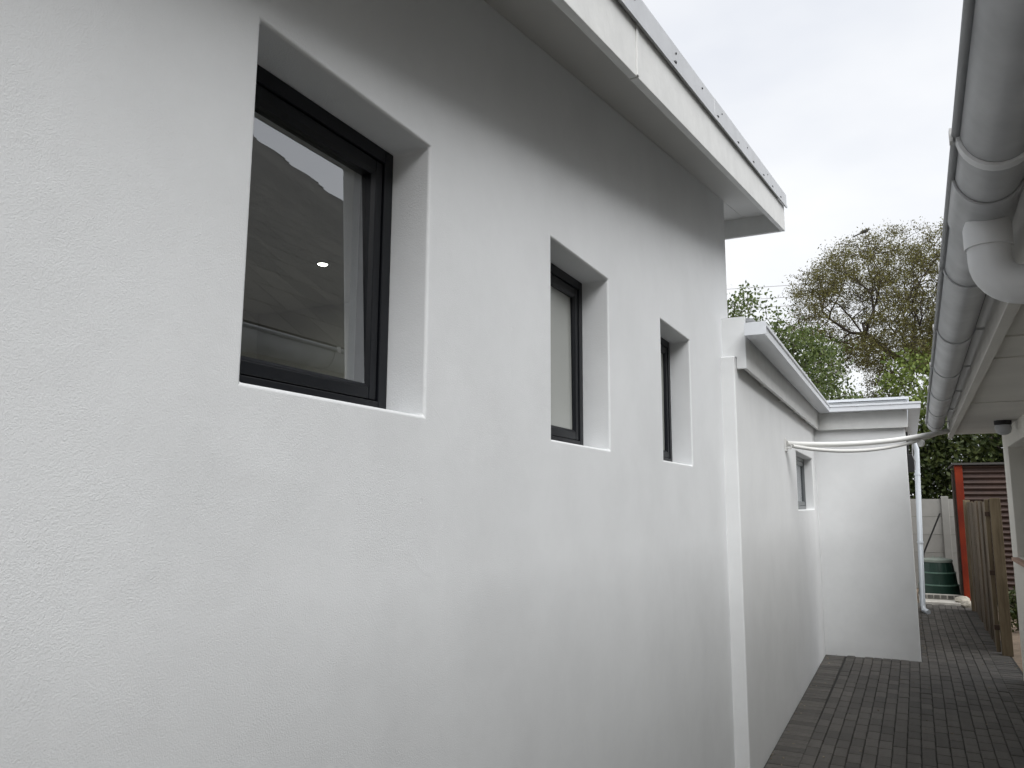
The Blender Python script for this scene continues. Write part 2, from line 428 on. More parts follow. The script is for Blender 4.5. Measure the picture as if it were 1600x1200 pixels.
for k, (a, b) in enumerate(wins): casement(FB, FX - .115, a + .001, b - .001, 1.916, 2.618, tilt=(-1.6, -.5, .4)[k], gm='glass' if k == 0 else 'glass_obscure')
# room behind the windows
MB().box(-5.9, FX - .26, -2.7, 5.22, 2.78, 2.81).build('ceiling', M['interior'], FB)
MB().box(-5.9, FX - .26, -2.7, 5.22, .01, .04).build('room_floor', M['floor_in'], FB)
MB().box(-3.42, -3.32, -2.7, 5.22, .04, 2.78).build('room_wall', M['interior'], FB)
for yy in (3.38,): MB().box(-3.32, FX - .255, yy - .05, yy + .05, .04, 2.78).build('partition', M['interior'], FB)
dring = MB().lathe([(.034, 0), (.034, -.005), (.022, -.007), (.022, -.001)], (0, 0, 0), 20).mesh('downlight', M['pvc_white'], 40)
dlamp = MB().lathe([(.0215, -.0015), (.0215, -.0075), (.014, -.009)], (0, 0, 0), 20).mesh('lamp_disc', M['lamp'])
for (lx, ly, pw) in ((-2.320, 2.703, 1.1), (-2.3, 4.4, 4)):  # second downlight is unseen, added to brighten the room behind the far window
    dl = inst('downlight', dring, FB, (lx, ly, 2.7795)); inst('lamp_disc', dlamp, dl)
    ld_ = bpy.data.lights.new('downlight_lamp', 'AREA'); ld_.shape = 'DISK'; ld_.size = .045; ld_.energy = pw; ld_.color = (1, .95, .86)
    lo_ = bpy.data.objects.new('downlight_lamp', ld_); COL.objects.link(lo_); lo_.parent = dl; lo_.location = (0, 0, -.016)

EX, EY = -.75, 6.33                                     # outer face of the eave board, far end
fb = lambda y: 2.15 + H + .1777 * (y - EY)               # underside of the board
ft = lambda y: 2.362 + H + .1795 * (y - EY)              # top of the board under the flashing
fl = lambda y: 2.460 + H + .1795 * (y - EY)              # top of the flashing
def slope_box(x0, x1, y0, y1, lo, hi):
    m = MB(); v = [(x, yy, f(yy)) for x in (x0, x1) for yy in (y0, y1) for f in (lo, hi)]
    return m.add(v, [(0, 1, 3, 2), (4, 6, 7, 5), (0, 4, 5, 1), (2, 3, 7, 6), (0, 2, 6, 4), (1, 5, 7, 3)])
for k, (a, b) in enumerate(((-3.2, -.06), (-.055, 2.455), (2.461, 5.98), (5.983, EY))):
    slope_box(EX - .03, EX - .0015 * (k % 2), a, b, lambda q, k=k: fb(q) + .0015 * (k % 2), ft).build('fascia_board', M['fascia_board'], FB, bevel=.002)
slope_box(EX - .002, EX + .003, 2.447, 2.470, lambda q: fb(q) + .006, ft).build('joint_strip', M['fascia_board'], FB, bevel=.002)
slope_box(FX + .001, EX - .032, -3.2, EY - .031, zs, lambda q: zs(q) + .02).build('soffit', M['soffit'], FB)
slope_box(-6.2, FX - .001, 5.492, EY - .031, zs, lambda q: zs(q) + .02).build('soffit', M['soffit'], FB)
MB().box(-6.2, EX - .031, EY - .03, EY - .001, fb(EY), ft(EY) - .002).build('end_board', M['fascia_board'], FB, bevel=.002)
slope_box(-6.3, EX - .032, -3.2, EY - .032, lambda q: zs(q) + .12, lambda q: fl(q) - .012).build('roof', M['roof_sheet'], FB)
# flashing: three lengths that lap, turned down over the board with a drip edge
def flash(a, b, o):
    m = MB()
    m.add([(x + (o if x > -.8 else 0), yy, z) for yy in (a, b) for x, z in ((EX + .002, ft(yy) - .010), (EX + .016, ft(yy) - .014), (EX + .016, ft(yy) + .006), (EX + .010, ft(yy) + .012), (EX + .010, fl(yy)), (EX - .16, fl(yy) + .012), (EX - .16, fl(yy) + .009), (EX + .007, fl(yy) - .003), (EX + .007, ft(yy) + .012), (EX + .002, ft(yy) + .004))],
          [tuple(range(10)), tuple(range(10, 20))] + [(i, (i + 1) % 10, 10 + (i + 1) % 10, 10 + i) for i in range(10)])
    return m
FLS = []
for k, (a, b) in enumerate(((-3.2, .9), (.85, 3.72), (3.69, EY + .05))): FLS.append(flash(a, b, .0015 * k).build('roof_flashing', M['flashing'], FB))
scm = MB(); scm.lathe([(.009, 0), (.009, .003), (.006, .007), (.003, .008)], (0, 0, 0), 10); scm = scm.mesh('screw', M['screw'])
smm = MB(); smm.lathe([(.005, 0), (.005, .003), (.003, .005)], (0, 0, 0), 8); smm = smm.mesh('screw', M['screw'])
for yy in (2.05, 2.925, 3.743, 4.284, 4.791, 5.19, 5.594, 6.023):
    inst('screw', scm, FLS[1] if yy < 3.7 else FLS[2], (EX + .013, yy, ft(yy) + .014), (0, math.radians(90), 0))
for yy in (2.4, 2.95, 3.42, 3.86, 4.6, 5.4):
    inst('screw', smm, FLS[1] if yy < 3.7 else FLS[2], (EX + .011, yy, fl(yy) - .035), (0, math.radians(90), 0))

# ------------------------------------------------------------------ lower extension (middle wall and bay)
EXB = empty('extension', 'low white plastered extension with box gutter, recessed inner corner and one small window', 'building')
MW = [5.19, 8.22, 9.74, BY + .05]
holed_wall(LW, MW, [-.02, 1.655, 2.232, 2.668], {(1, 1)}, .24).build('wall', M['plaster_mid'], EXB, smooth=50, bevel=.011, seg=4)
bay = MB(); bay.box(LW - .1, BX, BY, 15.0, -.02, 2.64); bay.build('bay_wall', M['plaster_mid'], EXB, bevel=.010, seg=4, smooth=50)
MB().box(-4.0, LW - .25, 9.9, 10.1, -.02, 2.6).build('rear_wall', M['plaster_mid'], EXB)
wf = casement(EXB, LW - .092, 8.221, 9.739, 1.656, 2.231, fr=.04, sa=.035, fm='frame_grey')
mu = MB(); mu.box(LW - .15, LW - .096, 8.93, 8.985, 1.70, 2.187); mu.build('mullion', M['frame_grey'], wf)
MB().box(-3.0, -2.95, 5.6, 9.8, .0, 2.6).build('room_wall', M['interior'], EXB)
# fascia: boxed end towards the camera, then boards along the wall and across the bay
fx0, fx1, fz0, fz1 = LW + .038, -.893, 2.592, 2.905
e = MB(); e.box(-1.2, fx1, 5.255, 5.295, 2.672, fz1 + .035); e.box(LW + .003, fx1, 5.2555, 5.2945, fz0, 2.672)
e.build('fascia_end', M['plaster_mid'], EXB)
MB().box(fx0, fx1, 5.296, 10.036, fz0, fz1).build('fascia_board', M['fascia_board'], EXB, bevel=.002)
MB().box(fx1 - .001, .062, 10.037, 10.062, fz0 - .004, fz1).build('fascia_board', M['fascia_board'], EXB, bevel=.002)
MB().box(.037, .0615, 10.063, 15.05, fz0 - .004, fz1).build('fascia_board', M['fascia_board'], EXB, bevel=.002)
for yy in (6.2, 7.15, 8.1, 9.05): MB().box(-1.2, fx0 - .002, yy, yy + .045, 2.60, 2.70).build('rafter_end', M['fascia_board'], EXB)
rf = MB()
rf.add([(-5, 5.31, 3.25), (-.845, 5.31, 2.912), (-.845, 10.0, 2.912), (-5, 10.0, 3.25), (-5, 5.31, 3.29), (-.845, 5.31, 2.935), (-.845, 10.0, 2.935), (-5, 10.0, 3.29)],
       [(0, 1, 2, 3), (4, 7, 6, 5), (0, 4, 5, 1), (1, 5, 6, 2), (2, 6, 7, 3), (3, 7, 4, 0)])
rf.build('roof', M['roof_sheet'], EXB)
rf = MB(); rf.add([(-5, 9.995, 2.91), (.09, 9.995, 2.91), (.09, 15.1, 3.0), (-5, 15.1, 3.0), (-5, 9.995, 2.938), (.09, 9.995, 2.938), (.09, 15.1, 3.03), (-5, 15.1, 3.03)],
       [(0, 1, 2, 3), (4, 7, 6, 5), (0, 4, 5, 1), (1, 5, 6, 2), (2, 6, 7, 3), (3, 7, 4, 0)])
rf.build('roof', M['gutter_alu'], EXB)
# box gutter swept round the inner corner and the bay
path = [(-.75, 5.14), (-.75, 9.90), (.20, 9.90), (.20, 15.0)]
prof = [(0, 0), (0, .050), (-.009, .056), (-.009, .078), (.004, .078), (.004, .004), (.118, .004), (.118, .078), (.122, .078), (.122, 0)]
rs = []
for i, p in enumerate(path):
    d0 = Vector(path[i]) - Vector(path[i - 1]) if i else Vector(path[1]) - Vector(path[0])
    d1 = Vector(path[i + 1]) - Vector(path[i]) if i < len(path) - 1 else d0
    n0 = Vector((-d0.y, d0.x)).normalized(); n1 = Vector((-d1.y, d1.x)).normalized()
    mdir = (n0 + n1); mdir = mdir / (mdir.dot(n0))
    rs.append([(p[0] + mdir.x * o_, p[1] + mdir.y * o_, 2.786 + z_) for o_, z_ in prof])
gt = MB().rings(rs).build('gutter', M['gutter_alu'], EXB, bevel=.0015)
MB().box(-.876, -.739, 5.132, 5.1385, 2.784, 2.868).build('end_cap', M['gutter_alu'], gt, bevel=.001)
for xx in (-.45, -.1): MB().box(xx, xx + .012, 9.888, 9.9085, 2.838, 2.866).build('gutter_clip', M['gutter_alu'], gt)
# downpipe at the far end of the bay
dp = MB().tube([(.145, 14.62, 2.79), (.19, 14.62, 2.62), (.185, 14.62, 2.4), (.118, 14.62, .12), (.13, 14.56, .055), (.19, 14.48, .03)], .041, 16).build('downpipe', M['downpipe'], EXB, smooth=50)
for zz, xx in ((1.1, .147), (2.2, .179)):
    MB().lathe([(.048, 0), (.048, .03), (.041, .03), (.041, 0)], (xx, 14.62, zz), 16).build('pipe_clip', M['downpipe'], dp, smooth=40)
MB().box(.031, .10, 10.55, 10.68, 2.10, 2.31).build('junction_box', M['black'], EXB, bevel=.006)
MB().tube([(.045, 10.6, 2.58), (.05, 10.6, 2.45), (.042, 10.6, 2.31)], .012, 8).build('box_cable', M['black'], EXB, smooth=60)
MB().tube([(.075, 10.55, 2.55), (.095, 10.55, 2.42), (.09, 10.55, 2.3), (.115, 10.55, 2.22), (.105, 10.55, 2.12)], .006, 8).build('box_cable', M['wire'], EXB, smooth=60)

# ------------------------------------------------------------------ house on the right
HS = empty('tiled_house', 'cream house under a brown tiled roof with grey half round gutter', 'house', rz=-.010)
HX, HE = .82, 9.5
hw = holed_wall(-HX, [-HE, -9.03, -7.7, -2.2, -1.0, 4.0], [-.02, 1.22, 2.27, 2.47], {(1, 1), (3, 1)}, .26)
hw.v = [(-x, -y_, z) for x, y_, z in hw.v]
hw.build('wall', M['plaster_house'], HS, smooth=50, bevel=.008, seg=3)
MB().box(HX + .261, 14.5, HE - .2, HE - .001, -.02, 2.47).build('end_wall', M['plaster_house'], HS)
gv = MB().prism([(HX + .05, 0, 2.48), (14.8, 0, 2.48), (7.7, 0, 7.4)], (0, HE - .22, 0), (0, HE - .02, 0)); gv.build('gable', M['plaster_house'], HS)
for a, b in ((7.701, 9.029), (1.001, 2.199)):
    fm = MB(); X = HX + .195
    fm.box(X, X + .06, a, a + .06, 1.221, 2.269); fm.box(X, X + .06, b - .06, b, 1.221, 2.269); fm.box(X, X + .06, a + .06, b - .06, 1.221, 1.281); fm.box(X, X + .06, a + .06, b - .06, 2.209, 2.269)
    fm.box(X, X + .06, (a + b) / 2 - .03, (a + b) / 2 + .03, 1.281, 2.209)
    wn = fm.build('window', M['timber_dark'], HS)
    MB().box(X + .03, X + .034, a + .06, b - .06, 1.281, 2.209).build('pane', M['glass'], wn)
    MB().box(HX - .05, HX + .19, a - .02, b + .02, 1.185, 1.2185).build('sill', M['sill_clay'], wn, bevel=.004)
MB().box(HX + 1.2, HX + 1.25, -3.0, 9.2, 0, 2.4).build('room_wall', M['interior'], HS)
# soffit boards with cover strips, fascia, light
zso = 2.445
edges = [-3.5, -.8, 1.6, 4.03, 6.6, HE - .0]
for a, b in zip(edges[:-1], edges[1:]):
    MB().box(.366, HX - .002, a + .003, b - .003, zso, zso + .012).build('soffit_panel', M['soffit_house'], HS)
for yy in (-.8, 1.6, 4.03, 4.62, 6.6): MB().box(.368, HX - .004, yy - .012, yy + .012, zso - .007, zso - .0005).build('cover_strip', M['soffit_house'], HS)
MB().box(.335, .365, -3.5, HE, 2.412, 2.64).build('fascia_board', M['fascia_house'], HS, bevel=.003)
MB().box(.328, .372, -3.5, HE + .001, 2.402, 2.4115).build('fascia_trim', M['soffit_house'], HS, bevel=.002)
lt = MB().lathe([(.068, .745 + H - .001), (.068, .712 + H), (.062, .705 + H)], (.715, 8.1, 0), 24).build('soffit_light', M['black'], HS, smooth=40)
MB().lathe([(.060, .7045 + H), (.066, .68 + H), (.056, .64 + H), (.03, .622 + H), (.004, .618 + H)], (.715, 8.1, 0), 24).build('light_cover', M['pvc'], lt, smooth=60)
# half round gutter
GX, GZ, GR = .2175, 2.548, .0775
def half(rx, rz, n=14, x0=GX, z0=GZ): return [(x0 - rx * math.cos(math.pi * k / n), z0 - rz * math.sin(math.pi * k / n)) for k in range(n + 1)]
def gutter_piece(y0, y1, grow=0., th=.004, n=16, a0=0., a1=math.pi, lip=True):
    o_ = half(GR + grow, .088 + grow, n); i_ = half(GR + grow - th, .088 + grow - th, n)[::-1]
    pts = o_ + i_
    m = MB().prism([(x, 0, z) for x, z in pts], (0, y0, 0), (0, y1, 0))
    return m
GT = gutter_piece(-3.4, 9.22).build('gutter', M['pvc'], HS, smooth=50)
MB().tube([(GX - GR - .005, -3.4, GZ - .002), (GX - GR - .005, 9.2, GZ - .002)], .011, 10).build('gutter_lip', M['pvc_shaded'], GT, smooth=60)  # rolled bead, coloured dark as if its underside were in shade
ec = MB(); ec.prism([(x, 0, z) for x, z in half(GR + .003, .091, 16)], (0, 9.2205, 0), (0, 9.232, 0)); ec.build('end_cap', M['pvc'], GT, smooth=50)
for yy in (.75, 1.99, 3.12, 4.22, 5.35, 6.5, 7.7, 8.85):
    big = yy == 1.99
    br = gutter_piece(yy - (.017 if big else .013), yy + (.017 if big else .013), .0085 if big else .006, .0083 if big else .0058).build('gutter_bracket', M['pvc_elbow' if big else 'pvc'], GT, smooth=50, bevel=.0012)
    a = MB(); a.box(GX + GR + .004, .334, yy - .008, yy + .008, GZ - .03, GZ - .018)
    a.build('bracket_arm', M['clip'], br)
    MB().box(GX - GR - .0195, GX - GR - .013, yy - .012, yy + .012, GZ - .018, GZ + .014).build('bracket_clip', M['clip'], br)
# running outlet, socket and elbow
ol = gutter_piece(2.24, 2.58, .0075, .0073, 20).build('gutter_outlet', M['pvc'], GT, smooth=50, bevel=.002)
cx, cy = GX, 2.42
ow = MB().lathe([(.050, -.075), (.056, -.09), (.0585, -.10), (.0585, -.155), (.054, -.156), (.053, -.10), (.048, -.08)], (cx, cy, GZ), 28).build('outlet_socket', M['pvc_elbow'], ol, smooth=40)
pts = [(cx, cy, GZ - .14), (cx, cy, GZ - .19)]
for k in range(1, 9):
    t_ = k / 8 * math.radians(84); pts.append((cx + .075 * (1 - math.cos(t_)), cy, GZ - .19 - .075 * math.sin(t_)))
pts.append((cx + .135, cy, GZ - .272))
MB().tube(pts, .0525, 28).build('elbow', M['pvc_elbow'], ol, smooth=50)
MB().tube([(cx + .125, cy, GZ - .271), (cx + .17, cy, GZ - .276)], .057, 28).build('pipe_socket', M['pvc_elbow'], ol, smooth=50)
MB().tube([(cx + .17, cy, GZ - .276), (.70, cy, GZ - .33), (.745, cy, GZ - .37), (.755, cy, GZ - .45), (.755, cy, .05)], .05, 24).build('downpipe', M['pvc_elbow'], HS, smooth=50)
# tiled roof: stepped courses laid from the eave to the ridge
RP = math.tan(math.radians(40.8)); ca, sa_ = math.cos(math.radians(40.8)), math.sin(math.radians(40.8))
def course(x0, x1, flip, y0, y1, th):
    m = MB()
    zz = lambda x: 2.60 + (x - .27) * RP
    P = [(x0, zz(x0) + .0), (x0 - .02 * sa_, zz(x0) + th), (x1, zz(x1) + .03), (x1, zz(x1))]
    if flip: P = [(15.2 - x, z) for x, z in P]
    n = int((y1 - y0) / .30)
    return m.prism([(x, 0, z) for x, z in P], (0, y0, 0), (0, y1, 0))
nc = 30; gx = (7.6 - .26) / nc
for side in (0, 1):
    for k in range(nc):
        x0 = .26 + k * gx
        over = .05 + .17 * (k % 3) + random.uniform(-.01, .01)
        if side == 0:
            m = MB(); y0 = -3.6 - .15 * (k % 2)
            while y0 < HE - .05:
                y1 = min(y0 + .30, HE + over if y0 + .45 > HE else 99)
                if y0 + .42 > HE: y1 = HE + over
                q = course(x0, x0 + gx + .004, 0, y0 + .002, y1 - .002, .020); m.add(q.v, q.f)
                y0 = y1
            m.build('tile_course', M['roof_tile'], HS)
        else:
            course(x0, x0 + gx + .004, 1, -3.6, HE + over, .014).build('tile_course', M['roof_tile'], HS)
MB().tube([(7.6, -3.6, 8.03), (7.6, HE + .1, 8.03)], .10, 10).build('ridge', M['roof_tile'], HS)

# ------------------------------------------------------------------ white conduits between the walls
def sag(a, b, s, n=22, sk=1.0):
    a, b = Vector(a), Vector(b); r = []
    for k in range(n + 1):
        t_ = k / n; p = a.lerp(b, t_); p.z -= s * 4 * (t_ ** sk) * (1 - t_ ** sk); r.append(p)
    return r
cb = empty('overhead_conduit', 'thick white conduit crossing from extension wall to house gutter, upper of two', 'conduit', (LW, 7.48, 2.25), group='white conduits over the passage')
def local(o, pts): return [Vector(p) - o.location for p in pts]
A0, A1 = (LW + .012, 7.48, 2.252), (.405, 8.95, 2.442)
t1 = MB().tube(local(cb, sag(A0, A1, .055)), .025, 12).build('conduit_pipe', M['pvc_white'], cb, smooth=60)
fl_ = MB(); fl_.box(0.0005, .012, -.05, .05, -.07, .045); fl_.tube([(.012, 0, -.04), (.05, 0, -.045), (.05, 0, -.012)], .008, 8)
fl_.build('wall_bracket', M['pvc_white'], cb, bevel=.002)
MB().tube([(1.105, 1.185, .055), (1.120, 1.20, .058)], .036, 12).build('cable_tie', M['pvc_white'], cb)
cb2 = tag(MB().tube(sag((LW + .06, 7.50, 2.228), (.33, 8.90, 2.418), .10), .017, 10).build('overhead_conduit', M['pvc_white'], smooth=60),
          'thinner white conduit sagging just below the thick one over the passage', 'conduit', 'white conduits over the passage')

# ------------------------------------------------------------------ far end of the passage
sl = MB().box(.08, .80, 15.95, 17.7, -.02, .045).build('concrete_slab', M['slab'], bevel=.01); tag(sl, 'pale concrete slab edge at the end of the paving under the green bin', 'slab')
eb = empty('cobble_edging', 'row of dark bricks in pale mortar edging the slab by the green bin', 'edging', (0, 16.45, .045))
MB().box(.09, .79, -.045, .055, 0, .088).build('mortar_bed', M['slab'], eb, bevel=.006)
cbm = MB().box(-.043, .043, -.06, .04, .018, .074).mesh('brick', M['edge_brick'])
for k in range(6): inst('brick', cbm, eb, (.155 + k * .108, random.uniform(-.004, .004), 0), (0, 0, random.uniform(-.04, .04)))
for k, (x, y, s, lab) in enumerate(((.80, 15.72, .10, 'pale rock lying at the foot of the red post, nearest the paving'), (.755, 16.1, .12, 'larger pale rock heaped between the cobble row and the red post'), (1.16, 10.35, .06, 'small pinkish stone beside the foot of the wooden fence post'))):
    bm = bmesh.new(); bmesh.ops.create_icosphere(bm, subdivisions=2, radius=1)
    for v in bm.verts:
        v.co = Vector((v.co.x * s, v.co.y * s * .8, v.co.z * s * .75)) * random.uniform(.78, 1.15)
    me = bpy.data.meshes.new('rock'); bm.to_mesh(me); bm.free(); me.materials.append(M['rock'])
    tag(inst('rock', me, None, (x, y, s * .45 + (.0 if k != 1 else .02))), lab, 'rock')

bn = empty('compost_bin', 'dark green round tapered compost bin with pale rings', 'compost bin', (.43, 17.15, .045))
MB().lathe([(.345, 0), (.338, .2), (.318, .215), (.298, .42), (.280, .435), (.252, .60), (.245, .62)], (0, 0, 0), 18).build('body', M['bin'], bn, smooth=25)
for r_, z_ in ((.334, .205), (.296, .425)): MB().lathe([(r_ - .008, z_ - .012), (r_ + .012, z_ - .012), (r_ + .008, z_ + .010), (r_ - .01, z_ + .012)], (0, 0, 0), 18).build('ring', M['bin_pale'], bn)
for k in range(12):
    a_ = 2 * math.pi * k / 12; 
    m = MB(); m.tube([(.345 * math.cos(a_), .345 * math.sin(a_), .01), (.250 * math.cos(a_), .250 * math.sin(a_), .60)], .009, 6); m.build('rib', M['bin'], bn)
ld = MB().lathe([(.262, .615), (.262, .655), (.245, .672), (.10, .69), (.001, .69)], (0, 0, 0), 24).build('lid', M['bin_lid'], bn, smooth=40)
for s in (-1, 1): MB().tube([(s * .06 - .02, -.05, .69), (s * .06, -.05, .73), (s * .06 + .02, -.05, .69)], .010, 6).build('lid_handle', M['bin_lid'], ld)

PW = empty('precast_wall', 'grey precast concrete panel wall behind the green bin', 'wall', (0, 19, 0))
pan = MB().box(-.80, .80, -.025, .025, 0, .365).mesh('panel', M['concrete'])
for kx in range(-2, 3):
    px = -1.02 + kx * 1.72 + .85
    for kz in range(5): inst('panel', pan, PW, (px, random.uniform(-.004, .004), .0 + kz * .37), (0, 0, random.uniform(-.003, .003)))
for kx in range(-2, 4):
    MB().box(-.07, .07, -.06, .06, 0, 1.90).build('post', M['concrete'], PW, bevel=.008).location = (-1.02 + kx * 1.72, 0, 0)
stk = tag(MB().tube([(.21, 18.5, .62), (.235, 18.5, .74), (.585, 18.55, 1.55)], [.02, .017, .015], 8).build('garden_stake', M['black_metal']), 'black metal stake leaning against the precast wall behind the bin', 'stake')
MB().tube([(.235, 18.5, .74), (.16, 18.48, .86)], .014, 8).build('prong', M['black_metal'], stk)

rp_ = empty('corrugated_shed', 'dark brown corrugated iron shed with red steel corner post', 'shed', (0, 16.25, 0))
MB().box(.79, .915, -.06, .06, 0, 2.42).build('corner_post', M['red_steel'], rp_, bevel=.006)
MB().box(.75, .785, .02, .16, 0, 2.35).build('side_edge', M['bark_dark'], rp_)
cr = MB(); n = 25 * 8; rsf = []
for k in range(n + 1):
    z_ = .02 + 2.40 * k / n; yo = .022 * math.sin(2 * math.pi * 25 * k / n)
    rsf.append([(.917, yo - .012, z_), (2.9, yo - .012, z_), (2.9, yo - .009, z_), (.917, yo - .009, z_)])
cr.rings(rsf).build('corrugated_sheet', M['corr'], rp_, smooth=80)
MB().box(.76, 2.95, -.10, 1.6, 2.425, 2.46).build('roof_edge', M['dark'], rp_)
MB().box(.80, .86, .07, 1.5, 0, 2.3).build('side_wall', M['corr'], rp_)

FN = empty('wooden_fence', 'weathered grey brown plank fence standing along the right edge of paving', 'fence', (.747, 0, 0), rz=-.008)
y0 = 11.16; k = 0
while y0 < 15.2:
    wd = random.uniform(.20, .27); tz = 1.76 + random.uniform(-.03, .02)
    b_ = MB().box(-.014, .014, 0, wd - .012, .02, tz).build('plank', M['wood'], FN, bevel=.003); b_.location = (.03 + random.uniform(-.012, .012), y0, 0); b_.rotation_euler = (0, random.uniform(-.004, .004), random.uniform(-.05, .05))
    y0 += wd; k += 1
MB().box(-.035, .06, 15.22, 15.31, 0, 1.80).build('end_post', M['wood_post'], FN, bevel=.005)
MB().box(.035, .145, 10.92, 11.03, 0, 1.795).build('gate_post', M['wood_post'], FN, bevel=.006)
MB().box(-.012, .03, 11.0, 11.09, .03, 1.78).build('stile', M['wood_post'], FN, bevel=.005)
for zz in (.28, .90, 1.58):
    MB().box(-.02, .033, 10.985, 10.998, zz, zz + .055).build('hinge', M['rust'], FN, bevel=.003)

# ------------------------------------------------------------------ vegetation
def grow_tree(trunk, att, alpha=.35, tip=.006, ex=2.3, bend=.12):
    """join scattered points to a trunk, nearest first, so limbs fork and thin out; returns nodes, parents, radii"""
    P = [np.array(p, float) for p in trunk]; par = [-1] + list(range(len(trunk) - 1)); Lp = [0.]
    for i in range(1, len(P)): Lp.append(Lp[-1] + np.linalg.norm(P[i] - P[i - 1]) * .4)
    base = np.array(trunk); d0 = np.min(np.linalg.norm(att[:, None] - base[None], axis=2), axis=1)
    for a in att[np.argsort(d0)]:
        Q = np.array(P); d = np.linalg.norm(Q - a, axis=1); cst = d + alpha * np.array(Lp)
        j = int(np.argmin(cst)); seg = max(1, int(d[j] / .38)); prev = j; s = Q[j]
        for k in range(1, seg + 1):
            t_ = k / seg; p = s + (a - s) * t_
            if k < seg: p = p + rng.normal(0, bend * .38 * .5, 3)
            P.append(p); par.append(prev); Lp.append(Lp[prev] + d[j] / seg); prev = len(P) - 1
    n = len(P); acc = np.zeros(n); kids = np.zeros(n, int)
    for i in range(n - 1, 0, -1): kids[par[i]] += 1
    r = np.zeros(n)
    for i in range(n - 1, -1, -1):
        if acc[i] == 0: acc[i] = tip ** ex
        r[i] = acc[i] ** (1 / ex)
        if par[i] >= 0: acc[par[i]] += acc[i]
    return np.array(P), np.array(par), r, kids
def limb_mesh(P, par, r, lo, hi, sides):
    m = MB(); 
    for i in range(1, len(P)):
        if not (lo <= r[i] < hi): continue
        a, b = Vector(P[par[i]]), Vector(P[i]); d = b - a
        if d.length < 1e-5: continue
        d.normalize(); u = d.cross(Vector((.3, .2, 1))).normalized(); v = d.cross(u); r0 = float(min(r[par[i]], r[i] * 1.6)); r1 = float(r[i])
        ring = lambda c, q: [c + q * (math.cos(2 * math.pi * k / sides) * u + math.sin(2 * math.pi * k / sides) * v) for k in range(sides)]
        m.rings([ring(a - d * .3 * r0, r0), ring(b, r1)], cap=False)
    return m
def leaf_cloud(cent, per, spread, size, asp=.55, flat=0.):
    """small folded leaf quads scattered round the given twig points"""
    n = len(cent) * per; C = np.repeat(cent, per, axis=0) + rng.normal(0, 1, (n, 3)) * np.array(spread)
    a = rng.normal(0, 1, (n, 3)); a /= np.linalg.norm(a, axis=1)[:, None]
    b = rng.normal(0, 1, (n, 3)); b -= a * (a * b).sum(1)[:, None]; b /= np.linalg.norm(b, axis=1)[:, None]
    s = size * rng.uniform(.6, 1.35, n)[:, None]
    V = np.stack([C - a * s, C + b * s * asp, C + a * s, C - b * s * asp], 1).reshape(-1, 3)
    me = bpy.data.meshes.new('foliage'); me.vertices.add(len(V)); me.vertices.foreach_set('co', V.ravel())
    me.loops.add(n * 4); me.loops.foreach_set('vertex_index', np.arange(n * 4)); me.polygons.add(n)
    me.polygons.foreach_set('loop_start', np.arange(n) * 4); me.polygons.foreach_set('loop_total', np.full(n, 4)); me.update(); me.validate()
    return me
def clumps(n, inside, lo, hi, gap=.9, seed=0, thr=.0):
    """points in a volume, thinned by a lumpy field so that gaps stay open"""
    q = np.random.default_rng(seed); ph = q.uniform(0, 6.28, (6, 3)); fr = q.normal(0, 1, (6, 3)) / gap * 2.2; o = []
    while len(o) < n:
        p = q.uniform(lo, hi)
        if not inside(p): continue
        f = sum(math.sin(p @ fr[k] + ph[k, 0]) for k in range(6)) / 6
        if f > thr + q.normal(0, .12): o.append(p)
    return np.array(o)
def tree(name, label, trunk, att, leafm, barkm, per, spread, size, asp=.55, alpha=.35, tip=.006, every=1, cat='tree', bend=.12, r_trunk=.05, mid=.5, group=None):
    o = empty(name, label, cat, tuple(trunk[0]), group=group)
    base = np.array(trunk[0])
    P, par, r, kids = grow_tree([np.array(p) - base for p in trunk], att - base, alpha, tip, bend=bend)
    limb_mesh(P, par, r, r_trunk, 9, 9).build('trunk', M[barkm], o, smooth=70)
    limb_mesh(P, par, r, 0, r_trunk, 4).build('branches', M[barkm], o, kind='stuff')
    tips = P[(kids == 0) | ((r < tip * 2.2) & (rng.random(len(P)) < mid))]
    me = leaf_cloud(tips, per, spread, size, asp); me.materials.append(M[leafm])
    c = inst('crown', me, o); c['kind'] = 'stuff'
    return o

# large sparse olive brown tree behind the house
def in_big(p):
    x, y, z = p
    e_ = abs((x - 1.45) / 4.55) ** 3 + ((y - 24.5) / 3.2) ** 2 + abs((z - 6.2) / 3.32) ** 3
    lowlim = 5.25 + .30 * abs(x + .3) if x < .6 else 5.0
    if x < -.9: lowlim = 6.0 + .28 * (-.9 - x)
    return e_ < 1 and z > lowlim
att = clumps(3000, in_big, (-3.2, 21.3, 4.2), (5.4, 27.7, 9.7), .8, 3, -.10)
drp = np.array([(x, 24 + random.uniform(-.8, .8), 6.1 - abs(x + .9) * .55 + random.uniform(-.5, .1)) for x in np.linspace(-2.3, -.2, 70)])
low = np.array([(x, 24 + random.uniform(-.8, .8), 4.1 + (x + 1.5) * .75 + random.gauss(0, .22)) for x in np.linspace(-1.5, .9, 90)])
tree('olive_tree', 'large sparse olive brown tree with dark twisted limbs behind the house', [(2.6, 24, 0), (2.3, 24, 2.5), (1.7, 24, 4.9), (1.15, 24, 5.2), (.35, 24, 5.45), (-.3, 24, 6.05), (-.75, 24, 6.5)],
     np.concatenate([att, drp, low, np.array([(-.60 + random.gauss(0, .03), 24.0 + random.gauss(0, .03), z_) for z_ in np.linspace(8.7, 9.5, 6)])]), 'leaf_olive', 'bark_dark', 58, (.12, .12, .085), .032, .40, alpha=.28, tip=.0065, mid=.9, r_trunk=.045)
